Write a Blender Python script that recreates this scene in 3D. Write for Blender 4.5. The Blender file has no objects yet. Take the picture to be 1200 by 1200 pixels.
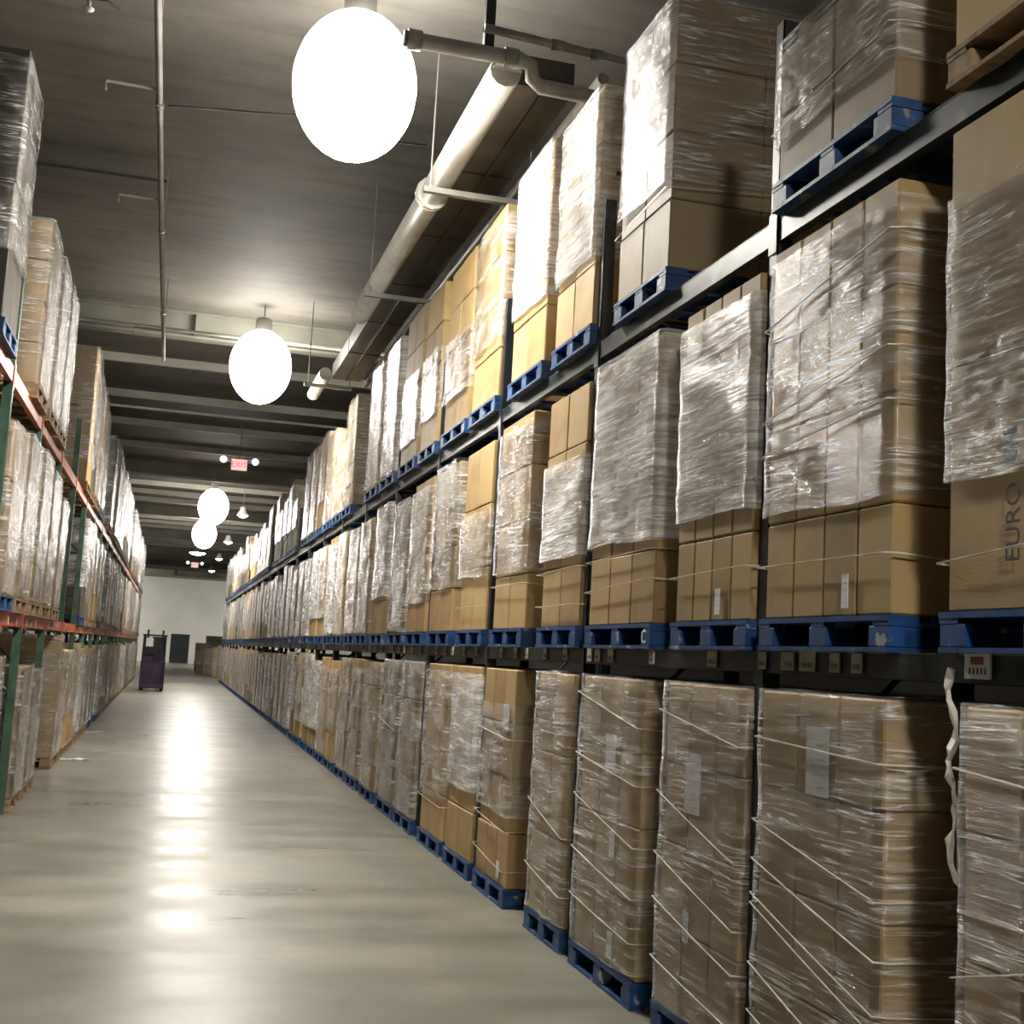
import bpy, math, random
from mathutils import Vector, Matrix, noise
S = bpy.context.scene
C = S.collection
random.seed(7)

# ---------------------------------------------------------------- camera
F_PX = 1450.0
cam_data = bpy.data.cameras.new('camera')
cam_data.sensor_width = 36.0
cam_data.lens = 36.0 * F_PX / 1200.0
cam_data.clip_end = 400
cam = bpy.data.objects.new('camera', cam_data)
C.objects.link(cam)
EYE = 1.75
r_ = Vector((0.96225223, -0.26642551, 0.0555706))
u_ = Vector((-0.08507065, -0.10048803, 0.99129468))
w_ = Vector((0.25852201, 0.95860294, 0.11935982))
m = Matrix((( r_.x, u_.x, -w_.x, 0), (r_.y, u_.y, -w_.y, 0), (r_.z, u_.z, -w_.z, EYE), (0, 0, 0, 1)))
cam.matrix_world = m
S.camera = cam

# ---------------------------------------------------------------- world, exposure
world = bpy.data.worlds.new('world')
world.use_nodes = True
world.node_tree.nodes['Background'].inputs[0].default_value = (1.0, 0.96, 0.9, 1)
world.node_tree.nodes['Background'].inputs[1].default_value = 0.02
S.world = world
S.view_settings.view_transform = 'Standard'
S.view_settings.look = 'None'
S.view_settings.gamma = 1.0
S.view_settings.exposure = 1.45
DISC_POWER = 300.0      # open mouth of each high bay lamp
LENS_POWER = 8.5        # its frosted refractor

# ---------------------------------------------------------------- measured place
D = 2.448      # load fronts, right
L = 1.365      # load fronts, left
RX = D + 0.04  # rack front plane right
LX = L + 0.04
R_POST0, BAY = 4.94 - 2.41, 2.41
L_POST0 = 8.34
CEIL = 7.2

# ---------------------------------------------------------------- materials
def new_mat(name):
    mt = bpy.data.materials.new(name); mt.use_nodes = True
    nt = mt.node_tree
    b = nt.nodes['Principled BSDF']
    return mt, nt, b
def N(nt, kind, **kw):
    n = nt.nodes.new(kind)
    for k, v in kw.items():
        if hasattr(n, k): setattr(n, k, v)
        else: n.inputs[k].default_value = v
    return n
def ramp(nt, stops, src):
    r = nt.nodes.new('ShaderNodeValToRGB')
    el = r.color_ramp.elements
    while len(el) < len(stops): el.new(0.5)
    for e, (p, c) in zip(el, stops):
        e.position = p; e.color = (c[0], c[1], c[2], 1) if hasattr(c, '__len__') else (c, c, c, 1)
    nt.links.new(src, r.inputs[0])
    return r
def mapped(nt, scale, rot=(0, 0, 0), rand=True, coord='Object'):
    tc = nt.nodes.new('ShaderNodeTexCoord')
    mp = nt.nodes.new('ShaderNodeMapping')
    mp.inputs['Scale'].default_value = scale; mp.inputs['Rotation'].default_value = rot
    if rand:
        oi = nt.nodes.new('ShaderNodeObjectInfo')
        mu = nt.nodes.new('ShaderNodeMath'); mu.operation = 'MULTIPLY'; mu.inputs[1].default_value = 37.0
        ad = nt.nodes.new('ShaderNodeVectorMath'); ad.operation = 'ADD'
        nt.links.new(oi.outputs['Random'], mu.inputs[0])
        nt.links.new(tc.outputs[coord], ad.inputs[0]); nt.links.new(mu.outputs[0], ad.inputs[1])
        nt.links.new(ad.outputs[0], mp.inputs['Vector'])
    else:
        nt.links.new(tc.outputs[coord], mp.inputs['Vector'])
    return mp

def noisy(name, c1, c2, scale=(6, 6, 6), rough=0.6, metal=0.0, bump=0.0, detail=4, lo=0.35, hi=0.65, extra=None, coord='Object', rand=True):
    mt, nt, b = new_mat(name)
    mp = mapped(nt, scale, rand=rand, coord=coord)
    n = N(nt, 'ShaderNodeTexNoise', Scale=1.0, Detail=detail)
    nt.links.new(mp.outputs[0], n.inputs['Vector'])
    stops = [(lo, c1), (hi, c2)] + (extra or [])
    r = ramp(nt, stops, n.outputs['Fac'])
    nt.links.new(r.outputs[0], b.inputs['Base Color'])
    b.inputs['Roughness'].default_value = rough; b.inputs['Metallic'].default_value = metal
    if bump:
        bp = N(nt, 'ShaderNodeBump', Strength=bump, Distance=0.01)
        nt.links.new(n.outputs['Fac'], bp.inputs['Height']); nt.links.new(bp.outputs[0], b.inputs['Normal'])
    return mt

def cardboard(name, c1, c2):
    mt, nt, b = new_mat(name)
    mp = mapped(nt, (3, 3, 3))
    n = N(nt, 'ShaderNodeTexNoise', Scale=1.5, Detail=5)
    nt.links.new(mp.outputs[0], n.inputs['Vector'])
    geo = nt.nodes.new('ShaderNodeNewGeometry'); oi = nt.nodes.new('ShaderNodeObjectInfo')
    a = N(nt, 'ShaderNodeMath', operation='ADD'); nt.links.new(geo.outputs['Random Per Island'], a.inputs[0]); nt.links.new(oi.outputs['Random'], a.inputs[1])
    fr = N(nt, 'ShaderNodeMath', operation='FRACT'); nt.links.new(a.outputs[0], fr.inputs[0])
    mx = N(nt, 'ShaderNodeMath', operation='MULTIPLY_ADD'); mx.inputs[1].default_value = 0.55
    nt.links.new(fr.outputs[0], mx.inputs[0]); nt.links.new(n.outputs['Fac'], mx.inputs[2])
    r = ramp(nt, [(0.3, c1), (1.2 / 1.3, c2)], mx.outputs[0])
    nt.links.new(r.outputs[0], b.inputs['Base Color'])
    b.inputs['Roughness'].default_value = 0.62
    # flutes of the board
    wv = N(nt, 'ShaderNodeTexWave', Scale=40.0, Distortion=0.5); wv.bands_direction = 'Z'
    tc = nt.nodes.new('ShaderNodeTexCoord'); nt.links.new(tc.outputs['Object'], wv.inputs['Vector'])
    bp = N(nt, 'ShaderNodeBump', Strength=0.06, Distance=0.003)
    nt.links.new(wv.outputs['Fac'], bp.inputs['Height']); nt.links.new(bp.outputs[0], b.inputs['Normal'])
    return mt

def film(name, tilt, lo, hi, base=0.015, top=0.5, tint=(0.80, 0.78, 0.74)):
    """clear stretch film: mostly see-through, cloudy and shiny where it is folded in streaks"""
    mt, nt, b = new_mat(name)
    nt.nodes.remove(b)
    out = nt.nodes['Material Output']
    mp = mapped(nt, (1.0, 1.3, 17.0), (tilt, 0, 0))
    n = N(nt, 'ShaderNodeTexNoise', Scale=1.6, Detail=7, Roughness=0.62, Distortion=0.35)
    nt.links.new(mp.outputs[0], n.inputs['Vector'])
    mp2 = mapped(nt, (1.5, 1.5, 2.6), (tilt * 1.6, 0, 0))
    n2 = N(nt, 'ShaderNodeTexNoise', Scale=1.7, Detail=3)
    nt.links.new(mp2.outputs[0], n2.inputs['Vector'])
    mul = N(nt, 'ShaderNodeMath', operation='MULTIPLY_ADD'); mul.inputs[1].default_value = 0.55
    nt.links.new(n2.outputs['Fac'], mul.inputs[0]); nt.links.new(n.outputs['Fac'], mul.inputs[2])
    sh = N(nt, 'ShaderNodeMath', operation='SUBTRACT'); sh.inputs[1].default_value = 0.27
    nt.links.new(mul.outputs[0], sh.inputs[0])
    op = ramp(nt, [(lo, base), ((lo + hi) / 2, base + (top - base) * 0.3), (hi, top)], sh.outputs[0])
    bp = N(nt, 'ShaderNodeBump', Strength=0.9, Distance=0.02)
    nt.links.new(n.outputs['Fac'], bp.inputs['Height'])
    bp2 = N(nt, 'ShaderNodeBump', Strength=0.8, Distance=0.06)
    nt.links.new(n2.outputs['Fac'], bp2.inputs['Height']); nt.links.new(bp2.outputs[0], bp.inputs['Normal'])
    mp3 = mapped(nt, (3.0, 4.0, 40.0), (tilt * .8, 0, 0))
    n3 = N(nt, 'ShaderNodeTexNoise', Scale=2.2, Detail=4, Roughness=0.6); nt.links.new(mp3.outputs[0], n3.inputs['Vector'])
    mp4 = mapped(nt, (1.2, 1.1, 24.0), (tilt * 1.15, 0, 0))
    n4 = N(nt, 'ShaderNodeTexNoise', Scale=1.9, Detail=2, Roughness=0.5, Distortion=0.5); nt.links.new(mp4.outputs[0], n4.inputs['Vector'])
    bp3 = N(nt, 'ShaderNodeBump', Strength=0.8, Distance=0.008)
    nt.links.new(n3.outputs['Fac'], bp3.inputs['Height']); nt.links.new(bp.outputs[0], bp3.inputs['Normal']); bp = bp3
    tr = nt.nodes.new('ShaderNodeBsdfTransparent'); tr.inputs[0].default_value = (0.97, 0.97, 0.97, 1)
    df = nt.nodes.new('ShaderNodeBsdfDiffuse'); df.inputs[0].default_value = (*tint, 1)
    gl = nt.nodes.new('ShaderNodeBsdfGlossy'); gl.inputs['Roughness'].default_value = 0.17; gl.inputs[0].default_value = (0.9, 0.9, 0.92, 1)
    m1 = nt.nodes.new('ShaderNodeMixShader'); m2 = nt.nodes.new('ShaderNodeMixShader'); m3 = nt.nodes.new('ShaderNodeMixShader')
    nt.links.new(bp.outputs[0], gl.inputs['Normal']); nt.links.new(bp.outputs[0], df.inputs['Normal'])
    cr = ramp(nt, [(0.53, 0.0), (0.59, 0.85), (0.63, 0.12)], n4.outputs['Fac'])
    gate = ramp(nt, [(0.38, 0.0), (0.52, 1.0)], n2.outputs['Fac'])
    cg = N(nt, 'ShaderNodeMath', operation='MULTIPLY'); nt.links.new(cr.outputs[0], cg.inputs[0]); nt.links.new(gate.outputs[0], cg.inputs[1])
    mxo = N(nt, 'ShaderNodeMath', operation='MAXIMUM'); nt.links.new(op.outputs[0], mxo.inputs[0]); nt.links.new(cg.outputs[0], mxo.inputs[1]); op = mxo
    nt.links.new(op.outputs[0], m1.inputs[0]); nt.links.new(tr.outputs[0], m1.inputs[1]); nt.links.new(df.outputs[0], m1.inputs[2])
    lw = nt.nodes.new('ShaderNodeLayerWeight'); lw.inputs[0].default_value = 0.25
    ad = N(nt, 'ShaderNodeMath', operation='MULTIPLY_ADD'); ad.inputs[1].default_value = 0.5; ad.inputs[2].default_value = 0.07
    nt.links.new(lw.outputs['Fresnel'], ad.inputs[0])
    nt.links.new(ad.outputs[0], m2.inputs[0]); nt.links.new(m1.outputs[0], m2.inputs[1]); nt.links.new(gl.outputs[0], m2.inputs[2])
    nt.links.new(m2.outputs[0], out.inputs[0])
    return mt

def emis(name, col, power):
    mt, nt, b = new_mat(name)
    nt.nodes.remove(b)
    e = nt.nodes.new('ShaderNodeEmission'); e.inputs[0].default_value = (*col, 1); e.inputs[1].default_value = power
    nt.links.new(e.outputs[0], nt.nodes['Material Output'].inputs[0])
    return mt

def bowl(name, col, power):
    mt = emis(name, col, power); nt = mt.node_tree
    e = [n for n in nt.nodes if n.type == 'EMISSION'][0]
    g = nt.nodes.new('ShaderNodeNewGeometry'); sp = nt.nodes.new('ShaderNodeSeparateXYZ'); nt.links.new(g.outputs['Normal'], sp.inputs[0])
    ab = N(nt, 'ShaderNodeMath', operation='ABSOLUTE'); nt.links.new(sp.outputs['Z'], ab.inputs[0])
    pw = N(nt, 'ShaderNodeMath', operation='POWER'); pw.inputs[1].default_value = 7.0; nt.links.new(ab.outputs[0], pw.inputs[0])
    mu = N(nt, 'ShaderNodeMath', operation='MULTIPLY_ADD'); mu.inputs[1].default_value = power; mu.inputs[2].default_value = min(LENS_POWER, 4.0); nt.links.new(pw.outputs[0], mu.inputs[0])
    nt.links.new(mu.outputs[0], e.inputs[1])
    return mt

def floor_mat():
    mt, nt, b = new_mat('polished_concrete')
    mp = mapped(nt, (0.55, 0.55, 1), rand=False)
    n1 = N(nt, 'ShaderNodeTexNoise', Scale=1.4, Detail=9, Roughness=0.62); nt.links.new(mp.outputs[0], n1.inputs['Vector'])
    mp2 = mapped(nt, (0.45, 1.9, 1), (0, 0, 0.05), rand=False)
    n2 = N(nt, 'ShaderNodeTexNoise', Scale=1.1, Detail=6, Roughness=0.55); nt.links.new(mp2.outputs[0], n2.inputs['Vector'])
    r1 = ramp(nt, [(0.3, (0.155, 0.15, 0.118)), (0.5, (0.225, 0.212, 0.168)), (0.7, (0.31, 0.285, 0.225))], n1.outputs['Fac'])
    r2 = ramp(nt, [(0.3, 0.84), (0.65, 1.03)], n2.outputs['Fac'])
    mx = nt.nodes.new('ShaderNodeMix'); mx.data_type = 'RGBA'; mx.blend_type = 'MULTIPLY'; mx.inputs[0].default_value = 1.0
    nt.links.new(r1.outputs[0], mx.inputs[6]); nt.links.new(r2.outputs[0], mx.inputs[7])
    # dark scuffs
    mp3 = mapped(nt, (1, 1, 1), rand=False)
    n3 = N(nt, 'ShaderNodeTexNoise', Scale=2.7, Detail=10, Roughness=0.75); nt.links.new(mp3.outputs[0], n3.inputs['Vector'])
    r3 = ramp(nt, [(0.62, 1.0), (0.74, 0.55)], n3.outputs['Fac'])
    mx2 = nt.nodes.new('ShaderNodeMix'); mx2.data_type = 'RGBA'; mx2.blend_type = 'MULTIPLY'; mx2.inputs[0].default_value = 1.0
    nt.links.new(mx.outputs[2], mx2.inputs[6]); nt.links.new(r3.outputs[0], mx2.inputs[7])
    nt.links.new(mx2.outputs[2], b.inputs['Base Color'])
    rr = ramp(nt, [(0.3, 0.27), (0.7, 0.44)], n2.outputs['Fac']); nt.links.new(rr.outputs[0], b.inputs['Roughness'])
    b.inputs['Specular IOR Level'].default_value = 0.46
    bp = N(nt, 'ShaderNodeBump', Strength=0.25, Distance=0.012); nt.links.new(n2.outputs['Fac'], bp.inputs['Height'])
    nt.links.new(bp.outputs[0], b.inputs['Normal'])
    return mt

def ceiling_mat():
    mt, nt, b = new_mat('stained_roof_deck')
    mp = mapped(nt, (0.5, 0.5, 1), rand=False)
    n1 = N(nt, 'ShaderNodeTexNoise', Scale=1.3, Detail=8, Roughness=0.6); nt.links.new(mp.outputs[0], n1.inputs['Vector'])
    mp2 = mapped(nt, (0.35, 2.5, 1), rand=False)
    n2 = N(nt, 'ShaderNodeTexNoise', Scale=1.8, Detail=6); nt.links.new(mp2.outputs[0], n2.inputs['Vector'])
    r1 = ramp(nt, [(0.3, (0.135, 0.123, 0.106)), (0.7, (0.235, 0.217, 0.190))], n1.outputs['Fac'])
    r2 = ramp(nt, [(0.3, 0.78), (0.5, 1.0), (0.75, 1.1)], n2.outputs['Fac'])
    mx = nt.nodes.new('ShaderNodeMix'); mx.data_type = 'RGBA'; mx.blend_type = 'MULTIPLY'; mx.inputs[0].default_value = 1.0
    nt.links.new(r1.outputs[0], mx.inputs[6]); nt.links.new(r2.outputs[0], mx.inputs[7])
    nt.links.new(mx.outputs[2], b.inputs['Base Color']); b.inputs['Roughness'].default_value = 0.7
    bp = N(nt, 'ShaderNodeBump', Strength=0.4, Distance=0.03); nt.links.new(n1.outputs['Fac'], bp.inputs['Height']); nt.links.new(bp.outputs[0], b.inputs['Normal'])
    return mt

M = {}
M['floor'] = floor_mat()
M['ceiling'] = ceiling_mat()
M['wall'] = noisy('painted_block_wall', (0.68, 0.68, 0.65), (0.78, 0.78, 0.75), (0.4, 0.4, 0.4), 0.7)
M['wall_dark'] = noisy('grey_block_wall', (0.16, 0.15, 0.13), (0.22, 0.2, 0.18), (0.4, 0.4, 0.4), 0.8)
M['card'] = [cardboard('kraft_cardboard', (0.24, 0.152, 0.060), (0.40, 0.272, 0.122)),
             cardboard('golden_cardboard', (0.30, 0.195, 0.070), (0.47, 0.325, 0.145)),
             cardboard('grey_brown_cardboard', (0.19, 0.133, 0.075), (0.31, 0.228, 0.13)),
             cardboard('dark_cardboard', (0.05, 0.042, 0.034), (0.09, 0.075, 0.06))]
M['film'] = [film('clear_stretch_film', 0.30, 0.46, 0.74),
             film('clear_stretch_film_falling', -0.55, 0.47, 0.76),
             film('cloudy_stretch_film', 0.22, 0.30, 0.66, 0.20, 0.75, (0.84, 0.83, 0.82)),
             film('loose_stretch_film', 0.7, 0.46, 0.74, 0.02, 0.6)]
M['strand'] = noisy('twisted_film', (0.45, 0.40, 0.32), (0.75, 0.72, 0.66), (4, 9, 4), 0.3)
M['blue'] = noisy('chipped_blue_paint', (0.004, 0.028, 0.10), (0.012, 0.07, 0.24), (9, 9, 9), 0.5, bump=0.3, detail=7, lo=0.3, hi=0.64, extra=[(0.665, (0.30, 0.33, 0.36))])
M['blue_dark'] = noisy('worn_dark_blue_paint', (0.006, 0.03, 0.10), (0.02, 0.08, 0.22), (9, 9, 9), 0.55, bump=0.3, detail=7, lo=0.3, hi=0.6, extra=[(0.66, (0.28, 0.24, 0.18))])
M['wood'] = noisy('pallet_timber', (0.16, 0.10, 0.05), (0.40, 0.27, 0.15), (3, 14, 14), 0.75, bump=0.4, detail=6)
M['navy'] = noisy('dark_rack_steel', (0.008, 0.012, 0.016), (0.02, 0.028, 0.034), (5, 5, 5), 0.42, detail=6, lo=0.35, hi=0.62, extra=[(0.74, (0.12, 0.11, 0.09))])
M['worn'] = noisy('worn_beam_top', (0.03, 0.035, 0.035), (0.35, 0.32, 0.26), (4, 7, 4), 0.5, detail=7, lo=0.42, hi=0.6)
M['orange'] = noisy('orange_rack_paint', (0.33, 0.055, 0.02), (0.50, 0.11, 0.045), (5, 5, 5), 0.4, detail=6, lo=0.3, hi=0.62, extra=[(0.72, (0.42, 0.30, 0.24))])
M['green'] = noisy('green_rack_paint', (0.03, 0.075, 0.05), (0.07, 0.14, 0.09), (5, 5, 5), 0.45, detail=6)
M['girder'] = noisy('painted_girder', (0.20, 0.20, 0.16), (0.31, 0.30, 0.25), (1, 1, 1), 0.55)
M['joist'] = noisy('pale_roof_joist', (0.46, 0.44, 0.38), (0.60, 0.57, 0.50), (1, 1, 1), 0.6)  # painted pale to make up for light the far roof lacks
M['pipe'] = noisy('painted_pipe', (0.20, 0.195, 0.17), (0.33, 0.31, 0.28), (3, 3, 3), 0.45)
M['white_pipe'] = noisy('white_pipe_jacket', (0.55, 0.53, 0.48), (0.72, 0.70, 0.65), (3, 3, 3), 0.4)
M['duct'] = noisy('dark_duct_steel', (0.055, 0.05, 0.045), (0.10, 0.09, 0.08), (3, 3, 3), 0.4, 0.3)
M['black'] = noisy('black_metal', (0.008, 0.008, 0.01), (0.02, 0.02, 0.022), (4, 4, 4), 0.4)
M['purple'] = noisy('dark_purple_paint', (0.018, 0.008, 0.028), (0.035, 0.018, 0.05), (4, 4, 4), 0.4)
M['rubber'] = noisy('black_rubber', (0.01, 0.01, 0.01), (0.02, 0.02, 0.02), (9, 9, 9), 0.8)
M['paper'] = noisy('white_paper', (0.62, 0.64, 0.66), (0.74, 0.75, 0.76), (5, 5, 5), 0.55)
M['tan_paper'] = noisy('tan_paper', (0.36, 0.34, 0.26), (0.5, 0.47, 0.38), (9, 9, 9), 0.6)
M['ink'] = noisy('black_ink', (0.025, 0.02, 0.03), (0.05, 0.035, 0.05), (9, 9, 9), 0.6)
M['blue_ink'] = noisy('blue_ink', (0.04, 0.08, 0.16), (0.07, 0.12, 0.2), (9, 9, 9), 0.6)
M['red_ink'] = noisy('red_ink', (0.24, 0.07, 0.04), (0.32, 0.12, 0.07), (9, 9, 9), 0.6)
M['white_mark'] = noisy('white_paint', (0.7, 0.72, 0.75), (0.8, 0.8, 0.8), (9, 9, 9), 0.5)
M['plastic'] = noisy('white_plastic', (0.6, 0.6, 0.58), (0.7, 0.7, 0.68), (3, 3, 3), 0.4)
M['door'] = noisy('dark_door_paint', (0.012, 0.018, 0.022), (0.02, 0.028, 0.032), (1, 1, 1), 0.4)
M['lens'] = emis('lit_refractor', (1.0, 0.955, 0.87), LENS_POWER)
M['disc'] = bowl('lit_lamp_mouth', (1.0, 0.95, 0.85), DISC_POWER)
M['disc_dim'] = bowl('lit_dim_lamp_mouth', (1.0, 0.95, 0.85), DISC_POWER * 1.25)
M['disc_small'] = emis('lit_small_lamp', (1.0, 0.97, 0.93), 14.0)
M['wide'] = emis('lit_wide_lamp', (1.0, 0.96, 0.88), 70.0)
M['exit_red'] = emis('lit_exit_letters', (1.0, 0.06, 0.05), 0.8)
M['exit_face'] = emis('lit_exit_face', (1.0, 0.66, 0.64), 0.36)
M['head'] = emis('lit_emergency_head', (1.0, 0.93, 0.90), 0.7)

# ---------------------------------------------------------------- mesh helpers
class MB:
    def __init__(self): self.v = []; self.f = []; self.mi = []
    def box(self, x0, y0, z0, x1, y1, z1, mi=0, bev=0.0):
        if x1 < x0: x0, x1 = x1, x0
        if y1 < y0: y0, y1 = y1, y0
        if z1 < z0: z0, z1 = z1, z0
        b = len(self.v)
        if not bev:
            self.v += [(x, y, z) for z in (z0, z1) for x, y in ((x0, y0), (x1, y0), (x1, y1), (x0, y1))]
            fs = [(0, 3, 2, 1), (4, 5, 6, 7), (0, 1, 5, 4), (1, 2, 6, 5), (2, 3, 7, 6), (3, 0, 4, 7)]
        else:
            e = bev
            ring = [(x0 + e, y0), (x1 - e, y0), (x1, y0 + e), (x1, y1 - e), (x1 - e, y1), (x0 + e, y1), (x0, y1 - e), (x0, y0 + e)]
            ins = [(x0 + e, y0 + e), (x1 - e, y0 + e), (x1 - e, y0 + e), (x1 - e, y1 - e), (x1 - e, y1 - e), (x0 + e, y1 - e), (x0 + e, y1 - e), (x0 + e, y0 + e)]
            cx, cy = (x0 + x1) / 2, (y0 + y1) / 2
            self.v += [(x, y, z0) for x, y in ins] + [(x, y, z0 + e) for x, y in ring] + [(x, y, z1 - e) for x, y in ring] + [(x, y, z1) for x, y in ins]
            fs = []
            for a in range(3):
                for i in range(8):
                    j = (i + 1) % 8
                    fs.append((a * 8 + i, a * 8 + j, a * 8 + 8 + j, a * 8 + 8 + i))
            fs.append(tuple(range(24, 32))); fs.append(tuple(reversed(range(8))))
        self.f += [tuple(b + i for i in f) for f in fs]; self.mi += [mi] * len(fs)
        return self
    def tube(self, pts, r, seg=8, mi=0, cap=True, rs=None):
        pts = [Vector(p) for p in pts]; b = len(self.v)
        for i, p in enumerate(pts):
            t = (pts[min(i + 1, len(pts) - 1)] - pts[max(i - 1, 0)]).normalized()
            a = Vector((0, 0, 1)) if abs(t.z) < 0.9 else Vector((1, 0, 0))
            n = t.cross(a).normalized(); bn = t.cross(n)
            rr = rs[i] if rs else r
            for k in range(seg):
                an = 2 * math.pi * k / seg
                self.v.append(tuple(p + (n * math.cos(an) + bn * math.sin(an)) * rr))
        for i in range(len(pts) - 1):
            for k in range(seg):
                q = (k + 1) % seg
                self.f.append((b + i * seg + k, b + i * seg + q, b + (i + 1) * seg + q, b + (i + 1) * seg + k)); self.mi.append(mi)
        if cap:
            self.f.append(tuple(b + k for k in range(seg))); self.f.append(tuple(b + (len(pts) - 1) * seg + k for k in reversed(range(seg)))); self.mi += [mi, mi]
        return self
    def lathe(self, prof, seg=24, mi=0, center=(0, 0)):
        b = len(self.v)
        for r, z in prof:
            for k in range(seg):
                a = 2 * math.pi * k / seg; self.v.append((center[0] + r * math.cos(a), center[1] + r * math.sin(a), z))
        for i in range(len(prof) - 1):
            for k in range(seg):
                q = (k + 1) % seg
                self.f.append((b + i * seg + k, b + i * seg + q, b + (i + 1) * seg + q, b + (i + 1) * seg + k)); self.mi.append(mi)
        return self
    def mesh(self, name, mats, smooth=False):
        me = bpy.data.meshes.new(name); me.from_pydata(self.v, [], self.f)
        for mt in (mats if isinstance(mats, (list, tuple)) else [mats]): me.materials.append(mt)
        me.polygons.foreach_set('material_index', self.mi)
        if smooth: me.polygons.foreach_set('use_smooth', [True] * len(me.polygons))
        me.update()
        return me
    def build(self, name, mats, parent=None, smooth=False, loc=None):
        return place(name, self.mesh(name, mats, smooth), parent, loc)

def place(name, me, parent=None, loc=None):
    o = bpy.data.objects.new(name, me); C.objects.link(o)
    if parent: o.parent = parent
    if loc: o.location = loc
    return o
def tag(o, label=None, cat=None, group=None, kind=None):
    if label: o['label'] = label
    if cat: o['category'] = cat
    if group: o['group'] = group
    if kind: o['kind'] = kind
    return o
def empty(name, loc, rz=0.0):
    o = bpy.data.objects.new(name, None); C.objects.link(o); o.location = loc; o.rotation_euler = (0, 0, rz)
    o.empty_display_size = 0.2
    return o

# ---------------------------------------------------------------- setting
o = MB().box(-14, -14, -0.2, 16, 110, 0).build('floor', M['floor']); tag(o, kind='structure')
o = MB().box(-14, -14, CEIL, 16, 110, CEIL + 0.2).build('ceiling', M['ceiling']); tag(o, kind='structure')
wf = MB()
d1, d2 = (0.2, 1.75), (3.1, 4.6)
wf.box(-14, 110, 0, d1[0], 110.3, CEIL).box(d1[0], 110, 2.45, d1[1], 110.3, CEIL).box(d1[1], 110, 0, d2[0], 110.3, CEIL).box(d2[0], 110, 2.45, d2[1], 110.3, CEIL).box(d2[1], 110, 0, 16, 110.3, CEIL)
tag(wf.build('wall_back', M['wall']), kind='structure')
tag(MB().box(-14.3, -14, 0, -14, 110, CEIL).build('wall_left', M['wall_dark']), kind='structure')
tag(MB().box(16, -14, 0, 16.3, 110, CEIL).build('wall_right', M['wall_dark']), kind='structure')
tag(MB().box(-14, -14.3, 0, 16, -14, CEIL).build('wall_front', M['wall_dark']), kind='structure')
for i, d in enumerate((d1, d2)):
    k = MB().box(d[0], 110.1, 0, d[1], 110.16, 2.45)
    k.box(d[0], 110.05, 0, d[0] + .07, 110.1, 2.45).box(d[1] - .07, 110.05, 0, d[1], 110.1, 2.45).box(d[0] + .07, 110.05, 2.38, d[1] - .07, 110.1, 2.45)
    k.box((d[0] + d[1]) / 2 - .02, 110.08, 0.02, (d[0] + d[1]) / 2 + .02, 110.1, 2.38)
    tag(k.build('door_%d' % (i + 1), M['door']), kind='structure')
# roof girders across the aisle
gy = [20.9, 38.9, 51.4, 62.6, 74.0, 86.0, 98.0]
for i, y in enumerate(gy):
    g = MB().box(-14, y - .012, 6.80, 16, y + .012, CEIL - .02).box(-14, y - .13, 6.76, 16, y + .13, 6.80).box(-14, y - .13, CEIL - .03, 16, y + .13, CEIL)
    for x in range(-12, 16, 3): g.box(x - .01, y - .12, 6.80, x + .01, y + .12, CEIL - .03)
    tag(g.build('trim_%d' % (i + 1), M['girder']), kind='structure')
# light joists (roof ribs) between the girders from the second bay on
n_tr = len(gy)
for y in [x for a, b in zip(gy, gy[1:]) for x in (a + (b - a) * .2, a + (b - a) * .4, a + (b - a) * .6, a + (b - a) * .8)]:
    n_tr += 1
    g = MB().box(-14, y - .05, CEIL - .16, 16, y + .05, CEIL)
    tag(g.build('trim_%d' % n_tr, M['joist']), kind='structure')

# ---------------------------------------------------------------- mesh stock for the loads
def carton_mesh(w, d, h, mt, cache={}):
    k = (round(w, 2), round(d, 2), round(h, 2), mt.name)
    if k not in cache:
        g = 0.004
        cache[k] = MB().box(g, g, 0.001, d - g, w - g, h - .003, bev=0.008).mesh('carton', mt)
    return cache[k]

def loads_mesh(w, dep, h, nl, nc, mt, rnd):
    b = MB(); z = 0
    for l in range(nl):
        lh = h / nl; ins = rnd.uniform(0, .015)
        for c in range(nc):
            cw = w / nc; j = rnd.uniform(0, .012)
            b.box(ins + j, c * cw + .003, z, dep, (c + 1) * cw - .003, z + lh - .004, bev=.008)
        z += lh
    return b.mesh('cartons', mt)

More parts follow.
